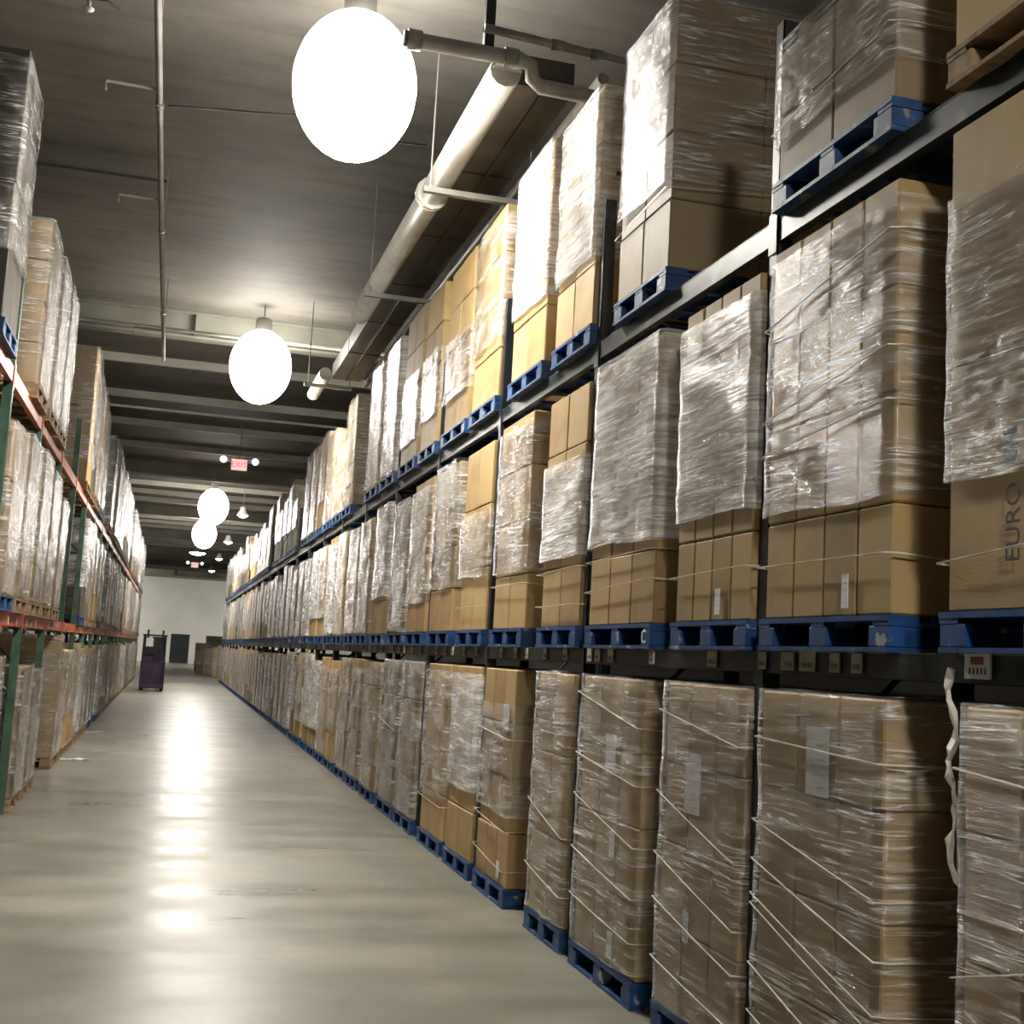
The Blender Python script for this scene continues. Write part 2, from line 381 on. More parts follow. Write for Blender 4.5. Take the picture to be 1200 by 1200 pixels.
def film_mesh(w, dep, z0, z1, rnd, mt, res=0.05, amp=0.009, slack=0.025):
    """closed skirt of film round the load, wrinkled, with a ragged lower edge"""
    o = 0.016; cr = 0.03
    path = []
    def seg(ax, ay, bx, by, st):
        n = max(2, int(math.hypot(bx - ax, by - ay) / st))
        for i in range(n): path.append((ax + (bx - ax) * i / n, ay + (by - ay) * i / n))
    x0, x1, y0, y1 = -o, dep + o, -o, w + o
    seg(x0, y0 + cr, x0, y1 - cr, res); seg(x0, y1 - cr, x0 + cr, y1, .05)
    seg(x0 + cr, y1, x1 - cr, y1, res * 2.5); seg(x1 - cr, y1, x1, y1 - cr, .05)
    seg(x1, y1 - cr, x1, y0 + cr, .4); seg(x1, y0 + cr, x1 - cr, y0, .05)
    seg(x1 - cr, y0, x0 + cr, y0, res * 2.5); seg(x0 + cr, y0, x0, y0 + cr, .05)
    nz = max(3, int((z1 - z0) / (res * .8))); n = len(path); v = []; f = []
    s1, s2 = rnd.uniform(0, 50), rnd.choice((-1, 1)) * rnd.uniform(.15, .5)
    cx, cy = dep / 2, w / 2
    for i in range(nz + 1):
        t = i / nz
        for (px, py) in path:
            zz = z0 + (z1 - z0) * t
            if i == 0: zz += slack * (noise.noise(Vector((px * 2 + s1, py * 2, 0))))
            if i == nz: zz += slack * .5 * (noise.noise(Vector((px * 2, py * 2 + s1, 3))))
            q = Vector(((px + py) * 1.6, (zz + s2 * py) * 9.0, s1))
            dd = noise.noise(q) * amp + noise.noise(Vector((py * 3 + s1, zz * 3, px))) * amp * .8
            dx = -1 if px < 0 else (1 if px > dep else 0); dy = -1 if py < 0 else (1 if py > w else 0)
            dd = max(dd, -0.012)
            v.append((px + dx * dd, py + dy * dd, zz))
    for i in range(nz):
        for k in range(n):
            q = (k + 1) % n
            f.append((i * n + k, (i + 1) * n + k, (i + 1) * n + q, i * n + q))
    me = bpy.data.meshes.new('stretch_film'); me.from_pydata(v, [], f); me.materials.append(mt)
    me.polygons.foreach_set('use_smooth', [True] * len(f)); me.update()
    return me

def strands_mesh(w, dep, specs, rnd):
    """twisted film ropes and straps round the front and both sides: specs = (z at y=0, z at y=w, radius)"""
    b = MB()
    for (za, zb, r) in specs:
        pts = []
        sl = (zb - za) / w
        zs = za - sl * 0; 
        pts.append((dep * .6, -.026, za + rnd.uniform(-.05, .05)))
        pts.append((0.02, -.022, za))
        for k in range(0, 9):
            t = k / 8; pts.append((-.026 - .004 * math.sin(t * 3), w * t, za + (zb - za) * t))
        pts.append((0.02, w + .020, zb)); pts.append((dep * .6, w + .026, zb))
        b.tube(pts, r * .62, 5)
    return b.mesh('film_fold', M['strand'])

# pallets --------------------------------------------------------------
def pallet_parts(w, dep=1.15, cache={}):
    k = round(w, 2)
    if k in cache: return cache[k]
    w = k
    top = MB()
    nb = 7
    for i in range(nb):
        x = i * (dep - .10) / (nb - 1); top.box(x, 0, .112, x + (.13 if i in (0, nb - 1) else .10) * (1 if i < nb - 1 else .77), w, .132)
    for y in (0, w / 2 - .05, w - .10): top.box(0.003, y, .094, dep - .003, y + .10, .112)
    bot = MB()
    for y in (0, w / 2 - .05, w - .10): bot.box(0, y, 0, dep, y + .10, .018)
    for x in (0, dep / 2 - .05, dep - .10): bot.box(x + .001, .10, 0, x + .10, w / 2 - .05, .017).box(x + .001, w / 2 + .05, 0, x + .10, w - .10, .017)
    blk = MB().box(0, 0, 0, .14, .13, .076, bev=.004)
    whole = MB(); whole.v = top.v + [p for p in bot.v]; 
    whole = MB()
    for s in (top, bot):
        n = len(whole.v); whole.v += s.v; whole.f += [tuple(i + n for i in f) for f in s.f]; whole.mi += s.mi
    pos = [(x, y) for x in (.004, dep / 2 - .07, dep - .144) for y in (.002, w / 2 - .065, w - .132)]
    for x, y in pos: whole.box(x, y, .018, x + .14, y + .13, .094)
    cache[k] = (top, bot, blk, whole, pos)
    return cache[k]
PM = {}
def pallet(side, y0, w, z, matname, near, label, group):
    top, bot, blk, whole, pos = pallet_parts(w)
    w = round(w, 2)
    loc, rz = ((D - .012, y0, z), 0) if side == 'R' else ((-L + .012, y0 + w, z), math.pi)
    key = (w, matname)
    if key not in PM:
        mt = M[matname]
        PM[key] = (top.mesh('top_deck', mt), bot.mesh('bottom_deck', mt), blk.mesh('block', mt), whole.mesh('pallet', mt))
    a, b, c, d = PM[key]
    if near:
        r = empty('wooden_pallet', loc, rz)
        place('top_deck', a, r); place('bottom_deck', b, r)
        for x, y in pos: place('block', c, r, (x, y, .018))
    else:
        r = place('wooden_pallet', d, None, loc); r.rotation_euler = (0, 0, rz)
    tag(r, label, 'pallet', group)
    return r
PH = 0.132

VAR = {}
def variant(w, h, ci, fi, k, side):
    """shared meshes for distant loads"""
    key = (round(w, 1), round(h, 1), ci, fi, k)
    if key not in VAR:
        rnd = random.Random(hash(key) & 0xffff)
        w_, h_ = key[0], key[1]
        nl = rnd.choice((3, 4, 5)) if h_ > 1 else 2
        cm = loads_mesh(w_, 1.12, h_, nl, rnd.choice((2, 3, 4)), M['card'][ci], rnd)
        fm = None
        if fi is not None:
            lo = rnd.choice((.02, .02, .3, .45)) * min(1, h_)
            fm = film_mesh(w_, 1.12, lo, h_ - rnd.choice((.0, .01, .12)), rnd, M['film'][fi], res=.09, amp=.014)
        VAR[key] = (cm, fm)
    return VAR[key]

def load(side, y0, y1, z0, z1, label, group, ci=0, fi=0, near=True, nl=4, nc=3, fz=None, strands=(), sheets=(), seed=None, k=0, lean=0):
    w = y1 - y0; h = z1 - z0; dep = 1.12
    loc, rz = ((D, y0, z0), 0) if side == 'R' else ((-L, y1, z0), math.pi)
    r = empty('wrapped_carton_load' if fi is not None else 'carton_load', loc, rz)
    rnd = random.Random(seed if seed is not None else int(y0 * 977 + z0 * 131))
    if near:
        lh = h / nl; cw = w / nc
        for l in range(nl):
            ins = rnd.uniform(0, .012)
            for c in range(nc):
                for dd in range(2):
                    me = carton_mesh(cw, dep / 2, lh, M['card'][ci])
                    place('carton', me, r, (dd * dep / 2 + (ins + rnd.uniform(0, .006) if dd == 0 else 0), c * cw, l * lh))
        if fi is not None:
            za, zb = fz if fz else (.02, h + .01)
            place('stretch_film', film_mesh(w, dep, za, zb, rnd, M['film'][fi]), r)
    else:
        cm, fm = variant(w, h, ci, fi, k, side)
        s = (1, w / round(w, 1), h / round(h, 1))
        a = place('cartons', cm, r); a.scale = s
        if fm: a = place('stretch_film', fm, r); a.scale = s
    if strands:
        place('film_fold', strands_mesh(w, dep, strands, rnd), r)
    for (yy, zz, sw, sh) in sheets:       # paper labels under the film
        b = MB().box(-.008, yy, zz, -.005, yy + sw, zz + sh)
        n = int(sh / .012)
        p = b.build('shipping_label', M['paper'], r)
        ib = MB()
        for q in range(4):
            ib.box(-.0092, yy + sw * .15, zz + sh * (.12 + .2 * q), -.0081, yy + sw * (.45 + .3 * rnd.random()), zz + sh * (.12 + .2 * q) + sh * .022)
        ib.build('label_print', M['tan_paper'], p)
    tag(r, label, 'carton load', group)
    return r

ORD = ['first', 'second', 'third', 'fourth', 'fifth', 'sixth', 'seventh', 'eighth', 'ninth', 'tenth', 'eleventh', 'twelfth']
LVN = ['floor level', 'lower beams', 'upper beams']
CN = ['brown', 'golden-brown', 'grey-brown', 'dark']
FN = {None: 'bare', 0: 'clear-wrapped', 1: 'clear-wrapped', 2: 'cloudy-wrapped', 3: 'loosely wrapped'}
PN = {'blue': 'blue', 'blue_dark': 'worn dark blue', 'wood': 'bare timber'}

# ---------------------------------------------------------------- racks
def rack(side):
    if side == 'R':
        x0, sg, y0, nb = RX, 1, R_POST0, 24
        beams = [(1.76, 1.855), (3.69, 3.80)]; pm, bm = M['navy'], M['navy']; toph = 4.75
    else:
        x0, sg, y0, nb = -LX, -1, L_POST0, 22
        beams = [(1.81, 1.935), (3.79, 3.915)]; pm, bm = M['green'], M['orange']; toph = 4.75
    r = empty('pallet_rack', (x0, y0, 0))
    pw = .075
    post = MB()
    xa, xb = 0, sg * pw
    # open-backed column: web with two flanges and a column of slots
    post.box(xa, -pw / 2, 0.012, xa + sg * .006, pw / 2, toph); post.box(xa, -pw / 2, 0.012, xb, -pw / 2 + .006, toph); post.box(xa, pw / 2 - .006, 0.012, xb, pw / 2, toph)
    post.box(xa - sg * .005, -pw / 2 - .02, 0, xb + sg * .02, pw / 2 + .02, .012)
    for i in range(int(toph / .05) - 1):
        post.box(xa - sg * .0006, -.02, .05 + i * .05, xa, -.012, .068 + i * .05, 1); post.box(xa - sg * .0006, .012, .05 + i * .05, xa, .02, .068 + i * .05, 1)
    pme = post.mesh('post', [pm, M['black']])
    brace = MB()
    a, b_ = sg * (pw + .0), sg * .975
    z = .2; up = True
    while z < toph - .6:
        brace.tube([(a, 0, z), (b_, 0, z)], .014, 6)
        brace.tube([(a, 0, z + .03), (b_, 0, z + .9)], .014, 6); z += .95
    brace.tube([(a, 0, z), (b_, 0, z)], .014, 6)
    bme = brace.mesh('brace', pm)
    rear = post.mesh('post', [pm, M['black']])
    for i in range(nb + 1):
        f = empty('upright_frame', (0, i * BAY, 0)); f.parent = r
        place('post', pme, f); q = place('post', pme, f, (sg * .975, 0, 0)); place('brace', bme, f)
    ln = BAY - pw
    for lv, (za, zb) in enumerate(beams):
        bb = MB()
        bb.box(0.004 * sg, pw / 2, za, sg * .05, BAY - pw / 2, zb, 0)
        bb.box(0.002 * sg, pw / 2, zb - .004, sg * .052, BAY - pw / 2, zb, 1)        # worn top
        for yy in (pw / 2 - .05, BAY - pw / 2 - .0):
            bb.box(-.006 * sg, yy, za - .05, -.0012 * sg, yy + .05, zb + .03, 0)      # end connector plates
        me = bb.mesh('beam', [bm, M['worn'] if side == 'R' else bm])
        bk = MB().box(sg * 1.0, pw / 2, za, sg * 1.046, BAY - pw / 2, zb).mesh('beam', bm)
        for i in range(nb):
            b1 = place('beam', me, r, (0, i * BAY, 0)); place('beam', bk, r, (0, i * BAY, 0))
            if i < 9 and lv == 0:
                ys = {0: [(.83, .13, 1), (1.58, .07, 0), (1.74, .07, 0), (1.93, .12, 0), (2.10, .11, 0), (2.35, .07, 0)],
                      1: [(.44, .10, 0), (1.22, .06, 1), (1.85, .08, 0), (2.08, .08, 0), (2.22, .08, 0)]}.get(i, [(.3, .08, 0), (.75, .07, 0), (1.2, .08, 0), (1.5, .08, 0), (1.9, .08, 0)])
                if side == 'L' : ys = ys[:3]
                for (yy, ww, wh) in ys:
                    hh = .075 if ww < .12 else .085
                    lb = MB().box(-.008 * sg - .0, yy, za + .015, -.0005 * sg, yy + ww, za + .015 + hh, 0)
                    for q in range(5): lb.box(-.009 * sg, yy + ww * (.15 + .15 * q), za + .03, -.008 * sg, yy + ww * (.15 + .15 * q) + ww * .06, za + .05, 1)
                    if wh: lb.box(-.009 * sg, yy + ww * .25, za + .06, -.008 * sg, yy + ww * .75, za + .085, 2)
                    if abs(yy) + ww < BAY - pw / 2 or True:
                        lb.build('rack_label', [M['paper'] if wh else M['tan_paper'], M['ink'], M['red_ink']], b1)
    if side == 'R':
        tag(r, 'long dark steel pallet rack with blue pallets, lining one side of the aisle', 'rack')
    else:
        tag(r, 'orange-beamed pallet rack with green uprights lining the other side of the aisle', 'rack')
    return beams
RB = rack('R'); LB = rack('L')
RZ = [0, RB[0][1], RB[1][1]]; LZ = [0, LB[0][1], LB[1][1]]

def fill(side, lv, y0, y1, top, ci=0, fi=0, near=False, pal=None, **kw):
    z = (RZ if side == 'R' else LZ)[lv]
    p0 = R_POST0 if side == 'R' else L_POST0
    bay = int((y0 - p0) / BAY + 1e-6)
    slot = 'nearer' if (y0 + y1) / 2 < p0 + bay * BAY + BAY / 2 else 'farther'
    sd = 'dark rack' if side == 'R' else 'orange rack'
    pal = pal or ('blue' if side == 'R' else 'wood')
    lim = 12 if side == 'R' else 9
    if bay < lim:
        where = '%s %s, %s bay in view, %s slot' % (sd, LVN[lv], ORD[bay], slot)
        lb = '%s %s carton load, %s' % (FN[fi], CN[ci], where)
        pl = '%s pallet under load, %s' % (PN[pal], where)
    else:
        lb = 'distant %s carton load deep down the aisle, %s %s' % (CN[ci] if ci == 3 else 'wrapped brown', sd, LVN[lv])
        pl = 'distant %s pallet deep down the aisle, %s %s' % (PN[pal], sd, LVN[lv])
    g = 'carton loads on the %s, %s' % (sd, LVN[lv])
    lb = kw.pop('label', lb)
    fill.pal = pallet(side, y0 - .01, (y1 - y0) + .02, z, pal, near, pl, g.replace('carton loads', 'pallets'))
    return load(side, y0, y1, z + PH, top, lb, g, ci, fi, near, **kw)

# ---- right rack, measured loads nearest the camera
H2 = 3.58; H1 = 1.69; H3 = 5.58
def st(*a): return a
# floor level
fill('R', 0, 2.62, 3.46, H1, 0, 1, True, nl=4, nc=3, strands=[(1.30, 1.36, .006), (.95, .72, .005), (.45, .2, .005), (.3, .1, .005)], sheets=[(.36, .98, .13, .22)])
fill('R', 0, 3.90, 4.84, H1, 0, 1, True, nl=4, nc=3, strands=[(1.33, 1.36, .006), (.86, 1.02, .005), (.66, .86, .006), (.48, .72, .005), (.42, .68, .005), (.20, .44, .006), (.06, .25, .005)], sheets=[(.36, 1.17, .17, .26)])
fill('R', 0, 5.00, 5.90, H1, 0, 3, True, nl=4, nc=3, strands=[(1.30, 1.42, .006), (.80, 1.02, .005), (.52, .72, .005), (.34, .5, .006), (.12, .22, .006)], sheets=[(.42, .95, .17, .28), (.50, .36, .06, .14)])
fill('R', 0, 6.20, 7.20, H1, 0, 1, True, nl=4, nc=3, strands=[(1.30, 1.46, .006), (1.0, 1.10, .006), (.68, .86, .005), (.42, .55, .006), (.20, .28, .005)], sheets=[(.36, 1.02, .16, .22), (.30, .05, .07, .14), (.33, .58, .07, .14)])
fill('R', 0, 7.40, 8.16, H1, 0, 0, True, pal='blue_dark', nl=3, nc=2, strands=[(.55, .72, .005), (.2, .3, .005)])
fill('R', 0, 8.72, 9.62, H1, 0, 0, True, nl=4, nc=3, fz=(.5, 1.3), strands=[(1.05, 1.1, .006), (.4, .46, .005), (.12, .2, .005)], sheets=[(.1, 1.1, .16, .2), (.15, .05, .08, .12)])
fill('R', 0, 9.80, 10.71, H1, 1, 2, True, nl=4, nc=2, fz=(.55, 1.5))
fill('R', 0, 10.90, 11.88, H1, 1, 3, True, nl=4, nc=3, fz=(.35, 1.5), strands=[(.3, .33, .005)])
fill('R', 0, 12.24, 13.2, H1, 2, 3, True, nl=4, nc=3)
fill('R', 0, 13.32, 14.36, H1, 2, 1, True, nl=4, nc=3, strands=[(.8, .9, .005)])
# lower beam level
rk = fill('R', 1, 2.62, 3.56, H2 + .06, 0, 0, True, nl=2, nc=1, fz=(.42, 1.40), strands=[(.23, .16, .006)])
fill('R', 1, 3.88, 4.86, H2 + .03, 0, 0, True, nl=4, nc=4, fz=(.43, 1.56), strands=[(.22, .22, .006), (.78, .70, .006), (.98, .85, .005), (1.42, 1.26, .006)], sheets=[(.27, .03, .045, .13)])
fill('R', 1, 5.00, 5.84, H2, 0, 2, True, nl=4, nc=4, fz=(.5, 1.5), strands=[(.24, .22, .006)], sheets=[(.28, .03, .05, .12)])
fill('R', 1, 6.13, 7.18, H2, 0, 2, True, nl=4, nc=3, fz=(.46, 1.6), strands=[(.24, .2, .006), (.40, .38, .005)])
pallet_a = fill.pal
fill('R', 1, 7.38, 8.22, H2 - .02, 0, 2, True, nl=4, nc=2, fz=(.45, 1.1), strands=[(.38, .36, .006), (.14, .14, .005)])
fill('R', 1, 8.62, 9.52, H2 + .02, 0, 0, True, nl=4, nc=2, fz=(.42, 1.55), strands=[(.33, .33, .005)])
fill('R', 1, 9.80, 10.74, H2 - .02, 1, 3, True, nl=3, nc=2, fz=(.45, 1.0), strands=[(.2, .2, .005)])
fill('R', 1, 11.02, 12.0, H2 - .02, 0, 0, True, nl=4, nc=2, fz=(.4, 1.6))
fill('R', 1, 12.24, 13.2, H2, 1, 3, True, nl=4, nc=2, fz=(.3, 1.5))
fill('R', 1, 13.35, 14.3, H2 - .1, 2, 3, True, nl=4, nc=2)
# upper beam level
fill('R', 2, 2.60, 3.56, 5.4, 1, None, True, pal='wood', nl=2, nc=2)
fill('R', 2, 3.92, 4.86, 4.56, 2, 0, True, pal='blue_dark', nl=2, nc=2, fz=(.16, .66), strands=[(.3, .22, .005)])
fill('R', 2, 6.12, 6.92, 5.52, 2, 0, True, nl=4, nc=2, fz=(.5, 1.6), strands=[(.45, .4, .005)])  # grey-brown cartons stand in for shade on this load's near side
fill('R', 2, 7.38, 8.2, H3, 1, 2, True, nl=4, nc=2, fz=(.45, 1.62))
fill('R', 2, 8.46, 9.38, H3 + .06, 1, 2, True, nl=4, nc=2, fz=(.5, 1.7))
fill('R', 2, 9.80, 10.72, H3 + .02, 1, 0, True, nl=4, nc=2, fz=(.5, 1.6))
fill('R', 2, 10.90, 11.92, H3, 1, 0, True, nl=4, nc=2, fz=(.3, .9))
fill('R', 2, 12.24, 13.1, H3 + .05, 1, 0, True, nl=4, nc=2, fz=(.3, 1.0))
fill('R', 2, 13.3, 14.3, H3 + .1, 0, 0, True, nl=4, nc=2, fz=(.2, 1.0))
# ---- the rest of the right rack
rr = random.Random(21)
ybays = [(R_POST0 + i * BAY) for i in range(5, 24)]
for i, y in enumerate(ybays):
    a, b = y + .05, y + BAY - .05
    for lv in range(3):
        mid = (a + b) / 2
        for s in range(2):
            if lv == 2 and i == 1 and s == 0: continue          # empty slots seen along the top
            if lv == 2 and i in (4, 7, 11) and s == 1: continue
            w = rr.uniform(.92, 1.06)
            p = a + rr.uniform(0, .04) if s == 0 else b - w - rr.uniform(0, .05)
            if lv == 2: top = [5.5, 5.62, 5.35, 5.1, 5.55, 5.65][rr.randrange(6)] if i > 0 else 5.62
            elif lv == 1: top = rr.uniform(3.42, 3.6)
            else: top = rr.uniform(1.56, 1.70)
            fill('R', lv, p, p + w, round(top, 2), rr.choice((0, 0, 1, 1, 2)), rr.choice((0, 0, 1, 2, 3)), False,
                 pal=rr.choice(('blue', 'blue', 'blue', 'blue_dark')), k=rr.randrange(3))

# ---- left rack
fill('L', 2, 9.56, 10.38, 6.12, 3, 0, True, pal='blue_dark', nl=4, nc=2, fz=(.5, 2.0))  # dark cartons stand in for the unlit near side of this load
fill('L', 2, 12.02, 12.95, 5.62, 0, 0, True, nl=4, nc=3)
fill('L', 2, 13.25, 14.2, 5.64, 0, 3, True, nl=4, nc=3)
fill('L', 2, 14.35, 15.3, 5.66, 2, 3, True, nl=4, nc=3)
fill('L', 1, 10.85, 11.8, 3.5, 0, 0, True, pal='blue_dark', nl=3, nc=2)
fill('L', 1, 11.95, 12.95, 3.58, 0, 3, True, nl=3, nc=3)
fill('L', 1, 13.25, 14.25, 3.62, 0, 0, True, nl=4, nc=2)
fill('L', 1, 14.4, 15.4, 3.55, 0, 3, True, nl=4, nc=2)
fill('L', 1, 15.65, 16.6, 3.4, 0, 3, True, nl=4, nc=2)
fill('L', 0, 10.9, 11.7, 1.54, 0, 0, True, nl=3, nc=2)
fill('L', 0, 13.22, 14.2, 1.42, 2, 3, True, nl=3, nc=2)
fill('L', 0, 14.35, 15.35, 1.36, 2, 3, True, nl=3, nc=2)
fill('L', 0, 17.55, 17.97, 1.75, 0, 0, True, nl=4, nc=1)
rr = random.Random(5)
def lrow(lv, y0, tops, empt, y_end=62, dark=()):
    i0 = int((y0 - L_POST0) / BAY)
    for i in range(i0, 22):
        y = L_POST0 + i * BAY
        a, b = y + .05, y + BAY - .05
        for s in range(2):
            w = rr.uniform(.95, 1.06)
            p = a + rr.uniform(0, .04) if s == 0 else b - w - rr.uniform(0, .05)
            if p < y0 or (i, s) in empt: continue
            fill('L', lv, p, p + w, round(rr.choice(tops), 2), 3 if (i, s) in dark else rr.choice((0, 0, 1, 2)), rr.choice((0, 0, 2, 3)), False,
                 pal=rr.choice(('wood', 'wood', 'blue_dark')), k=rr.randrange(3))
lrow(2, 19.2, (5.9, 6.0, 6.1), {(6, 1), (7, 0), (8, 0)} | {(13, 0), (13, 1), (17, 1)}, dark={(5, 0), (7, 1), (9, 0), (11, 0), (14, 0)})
lrow(1, 20.3, (3.5, 3.6, 3.65), {(7, 1), (12, 0)}, dark={(5, 0), (8, 0)})
lrow(0, 18.0, (1.6, 1.65, 1.55), {(7, 1)})

# ---------------------------------------------------------------- lamps
def lamp(x, y, z, label, group, mesh={}):
    """z = middle of the lamp"""
    if not mesh:
        # globe swelled to the size of the lamp's glow: side wall and a brighter bowl at the bottom
        prof = [(.49 * math.sin(math.radians(a)), -.55 + .60 * math.cos(math.radians(a))) for a in range(14, 137, 8)]
        bowl = [(.49 * math.sin(math.radians(a)), -.55 + .60 * math.cos(math.radians(a))) for a in (134, 142, 150, 158, 166, 173, 179.9)]
        mesh['lens'] = MB().lathe(prof, 32).mesh('refractor', M['lens'], True)
        mesh['disc'] = MB().lathe(bowl, 24).mesh('lamp_bowl', M['disc'], True)
        hb = MB(); hb.lathe([(.001, .24), (.11, .24), (.13, .20), (.13, .03), (.15, 0), (.14, -.03), (.001, -.03)], 20)
        mesh['hous'] = hb.mesh('ballast_housing', M['pipe'], True)
    top = z + .55
    r = empty('high_bay_lamp', (x, y, top))
    place('refractor', mesh['lens'], r); b = place('lamp_bowl', mesh['disc'], r); place('ballast_housing', mesh['hous'], r)
    MB().tube([(0, 0, .24), (0, 0, CEIL - top)], .012, 6).build('hanging_rod', M['pipe'], r)
    tag(r, label, 'lamp', group)
    return r, b
for i, (y, lb) in enumerate([(9.4, 'largest and brightest blazing high bay lamp over the aisle'),
                             (19.85, 'second glowing high bay lamp down the aisle, near the first roof girder'),
                             (41.3, 'third glowing high bay lamp, small, above the middle of the aisle'),
                             (52.0, 'fourth glowing high bay lamp, small, just below the third one in view')]):
    lamp(1.05, y, 6.2, lb, 'high bay lamps over the aisle')
r, b = lamp(1.05, -1.2, 6.2, 'dimmer high bay lamp over the near end of the aisle, above the camera', 'high bay lamps over the aisle')
dim = b.data.copy(); dim.materials.clear(); dim.materials.append(M['disc_dim']); b.data = dim
for o in r.children:
    if o.name.startswith('refractor'):
        dm = o.data.copy(); dm.materials.clear(); dm.materials.append(emis('lit_refractor_dim', (1.0, 0.955, 0.87), 1.2)); o.data = dm
for (x, y) in ((-4.5, 104), (8.5, 104), (8.5, 96), (-4.5, 96)):  # unseen lamps added to brighten the end wall
    lamp(x, y, 6.2, 'unseen high bay lamp added to light the pale end wall, hidden beside the racks', 'added unseen lamps lighting the end wall')
def small_lamp(x, y, z, label):
    r = empty('round_lamp', (x, y, z))
    MB().lathe([(.06, .30), (.10, .28), (.12, .16), (.20, .02), (.21, 0), (.19, 0), (.10, .13), (.001, .15)], 20).build('reflector', M['plastic'], r, True)
    MB().lathe([(.001, -.09), (.10, -.06), (.16, -.02), (.18, .01), (.001, .012)], 16).build('bulb', M['disc_small'], r, True)
    MB().tube([(0, 0, .30), (0, 0, CEIL - z)], .01, 6).build('hanging_rod', M['pipe'], r)
    tag(r, label, 'lamp', 'small round lamps by the dark rack')
small_lamp(2.1, 43.3, 6.2, 'small round lamp beside the dark rack top, biggest looking of its row')
small_lamp(2.15, 55.2, 6.2, 'small round lamp beside the dark rack top, second of its row')
small_lamp(2.2, 66.5, 6.2, 'small round lamp beside the dark rack top, third of its row')
small_lamp(2.2, 78.0, 6.2, 'small round lamp beside the dark rack top, last of its row')

def text_obj(name, cu):
    tmp = bpy.data.objects.new(name, cu); C.objects.link(tmp)
    bpy.context.view_layer.update()
    me = bpy.data.meshes.new_from_object(tmp.evaluated_get(bpy.context.evaluated_depsgraph_get()))
    bpy.data.objects.remove(tmp)
    me.name = name
    return place(name, me)
def wide_lamp(x, y, z, label):
    r = empty('dome_lamp', (x, y, z))
    MB().lathe([(.08, .34), (.14, .30), (.18, .16), (.40, .02), (.42, 0), (.39, .0), (.16, .13), (.001, .15)], 24).build('reflector', M['plastic'], r, True)
    MB().lathe([(.001, -.12), (.20, -.10), (.34, -.04), (.38, .0), (.001, .002)], 20).build('bulb', M['wide'], r, True)
    MB().tube([(0, 0, .34), (0, 0, CEIL - z)], .012, 6).build('hanging_rod', M['pipe'], r)
    tag(r, label, 'lamp')
wide_lamp(1.03, 63.3, 6.2, 'flat dome lamp, far down the aisle below the round glowing ones')
# exit sign with emergency heads
def exit_sign(x, y, z, label):
    r = empty('exit_sign', (x, y, z))
    MB().box(-.20, -.03, -.15, .20, .03, .15, bev=.01).build('housing', M['plastic'], r)
    f = MB().box(-.185, -.034, -.135, .185, -.0305, .135).build('face', M['exit_face'], r)
    cu = bpy.data.curves.new('exit_letters', 'FONT'); cu.body = 'EXIT'; cu.size = .19; cu.align_x = 'CENTER'; cu.align_y = 'CENTER'; cu.extrude = .002
    cu.materials.append(M['exit_red']); t = text_obj('exit_letters', cu); t.parent = f; t.location = (0, -.038, 0); t.rotation_euler = (math.pi / 2, 0, 0)
    for s in (-1, 1):
        MB().box(s * .20, -.03, .06, s * .30, .03, .15).build('head_bracket', M['plastic'], r)
        h = MB(); h.tube([(s * .38, .05, .12), (s * .38, -.05, .10)], .085, 14)
        h.build('emergency_head', M['head'], r)
    MB().tube([(0, 0, .15), (0, 0, CEIL - z)], .012, 6).build('hanging_rod', M['pipe'], r)
    tag(r, label, 'exit sign')
exit_sign(1.30, 30.6, 6.12, 'lit exit sign with two emergency heads hanging between the second and third lamps')
exit_sign(1.05, 70.0, 6.0, 'tiny far exit sign hanging near the end wall')

# ---------------------------------------------------------------- pipes and ducts under the roof
def pipe(name, pts, r, mt, label, cat='pipe', rings=(), hang=(), group=None, seg=12):
    root = empty(name, pts[0]); o0 = Vector(pts[0])
    P = [tuple(Vector(p) - o0) for p in pts]
    MB().tube(P, r, seg).build('pipe_run', M[mt], root, True)
    for (x, y, z, ax) in rings:
        q = Vector((x, y, z)) - o0; d = Vector(ax) * .05
        MB().tube([tuple(q - d), tuple(q + d)], r * 1.3, seg).build('coupling', M[mt], root, True)
    for (x, y, z) in hang:
        q = Vector((x, y, z)) - o0
        MB().tube([tuple(q), tuple(q + Vector((0, 0, CEIL - z)))], .008, 6).build('hanger_rod', M['pipe'], root)
    tag(root, label, cat, group); return root
# sprinkler line along the aisle
Y_ = (0, 1, 0)
sp = pipe('sprinkler_pipe', [(-.46, 2, 6.3), (-.46, 20.6, 6.3)], .028, 'pipe', 'slim sprinkler pipe running lengthways under the ceiling, alongside the row of lamps', rings=[(-.46, y, 6.3, Y_) for y in (6, 10.6, 14.0, 17.6)], hang=[(-.46, y, 6.3) for y in (5, 9.5, 14.5, 19)])
for y in (10.3, 13.0, 18.6):
    MB().tube([(0, y - 2, 0), (-.42, y - 2, 0), (-.42, y - 2, -.08)], .014, 6).build('branch', M['pipe'], sp)
sh = empty('fire_sprinkler', (-.93, 8.9, 6.24))
MB().tube([(0, 0, 0), (0, 0, CEIL - 6.24)], .014, 6).build('drop_pipe', M['pipe'], sh)
MB().lathe([(.001, -.06), (.04, -.055), (.04, -.045), (.012, -.04), (.018, 0), (.001, 0)], 12).build('deflector', M['white_pipe'], sh, True)
MB().tube([(0, 0, .03), (.12, .02, .05), (.2, .1, .04)], .01, 6).build('wire', M['black'], sh)
tag(sh, 'small sprinkler head hanging from the ceiling beyond the slim sprinkler pipe', 'sprinkler')
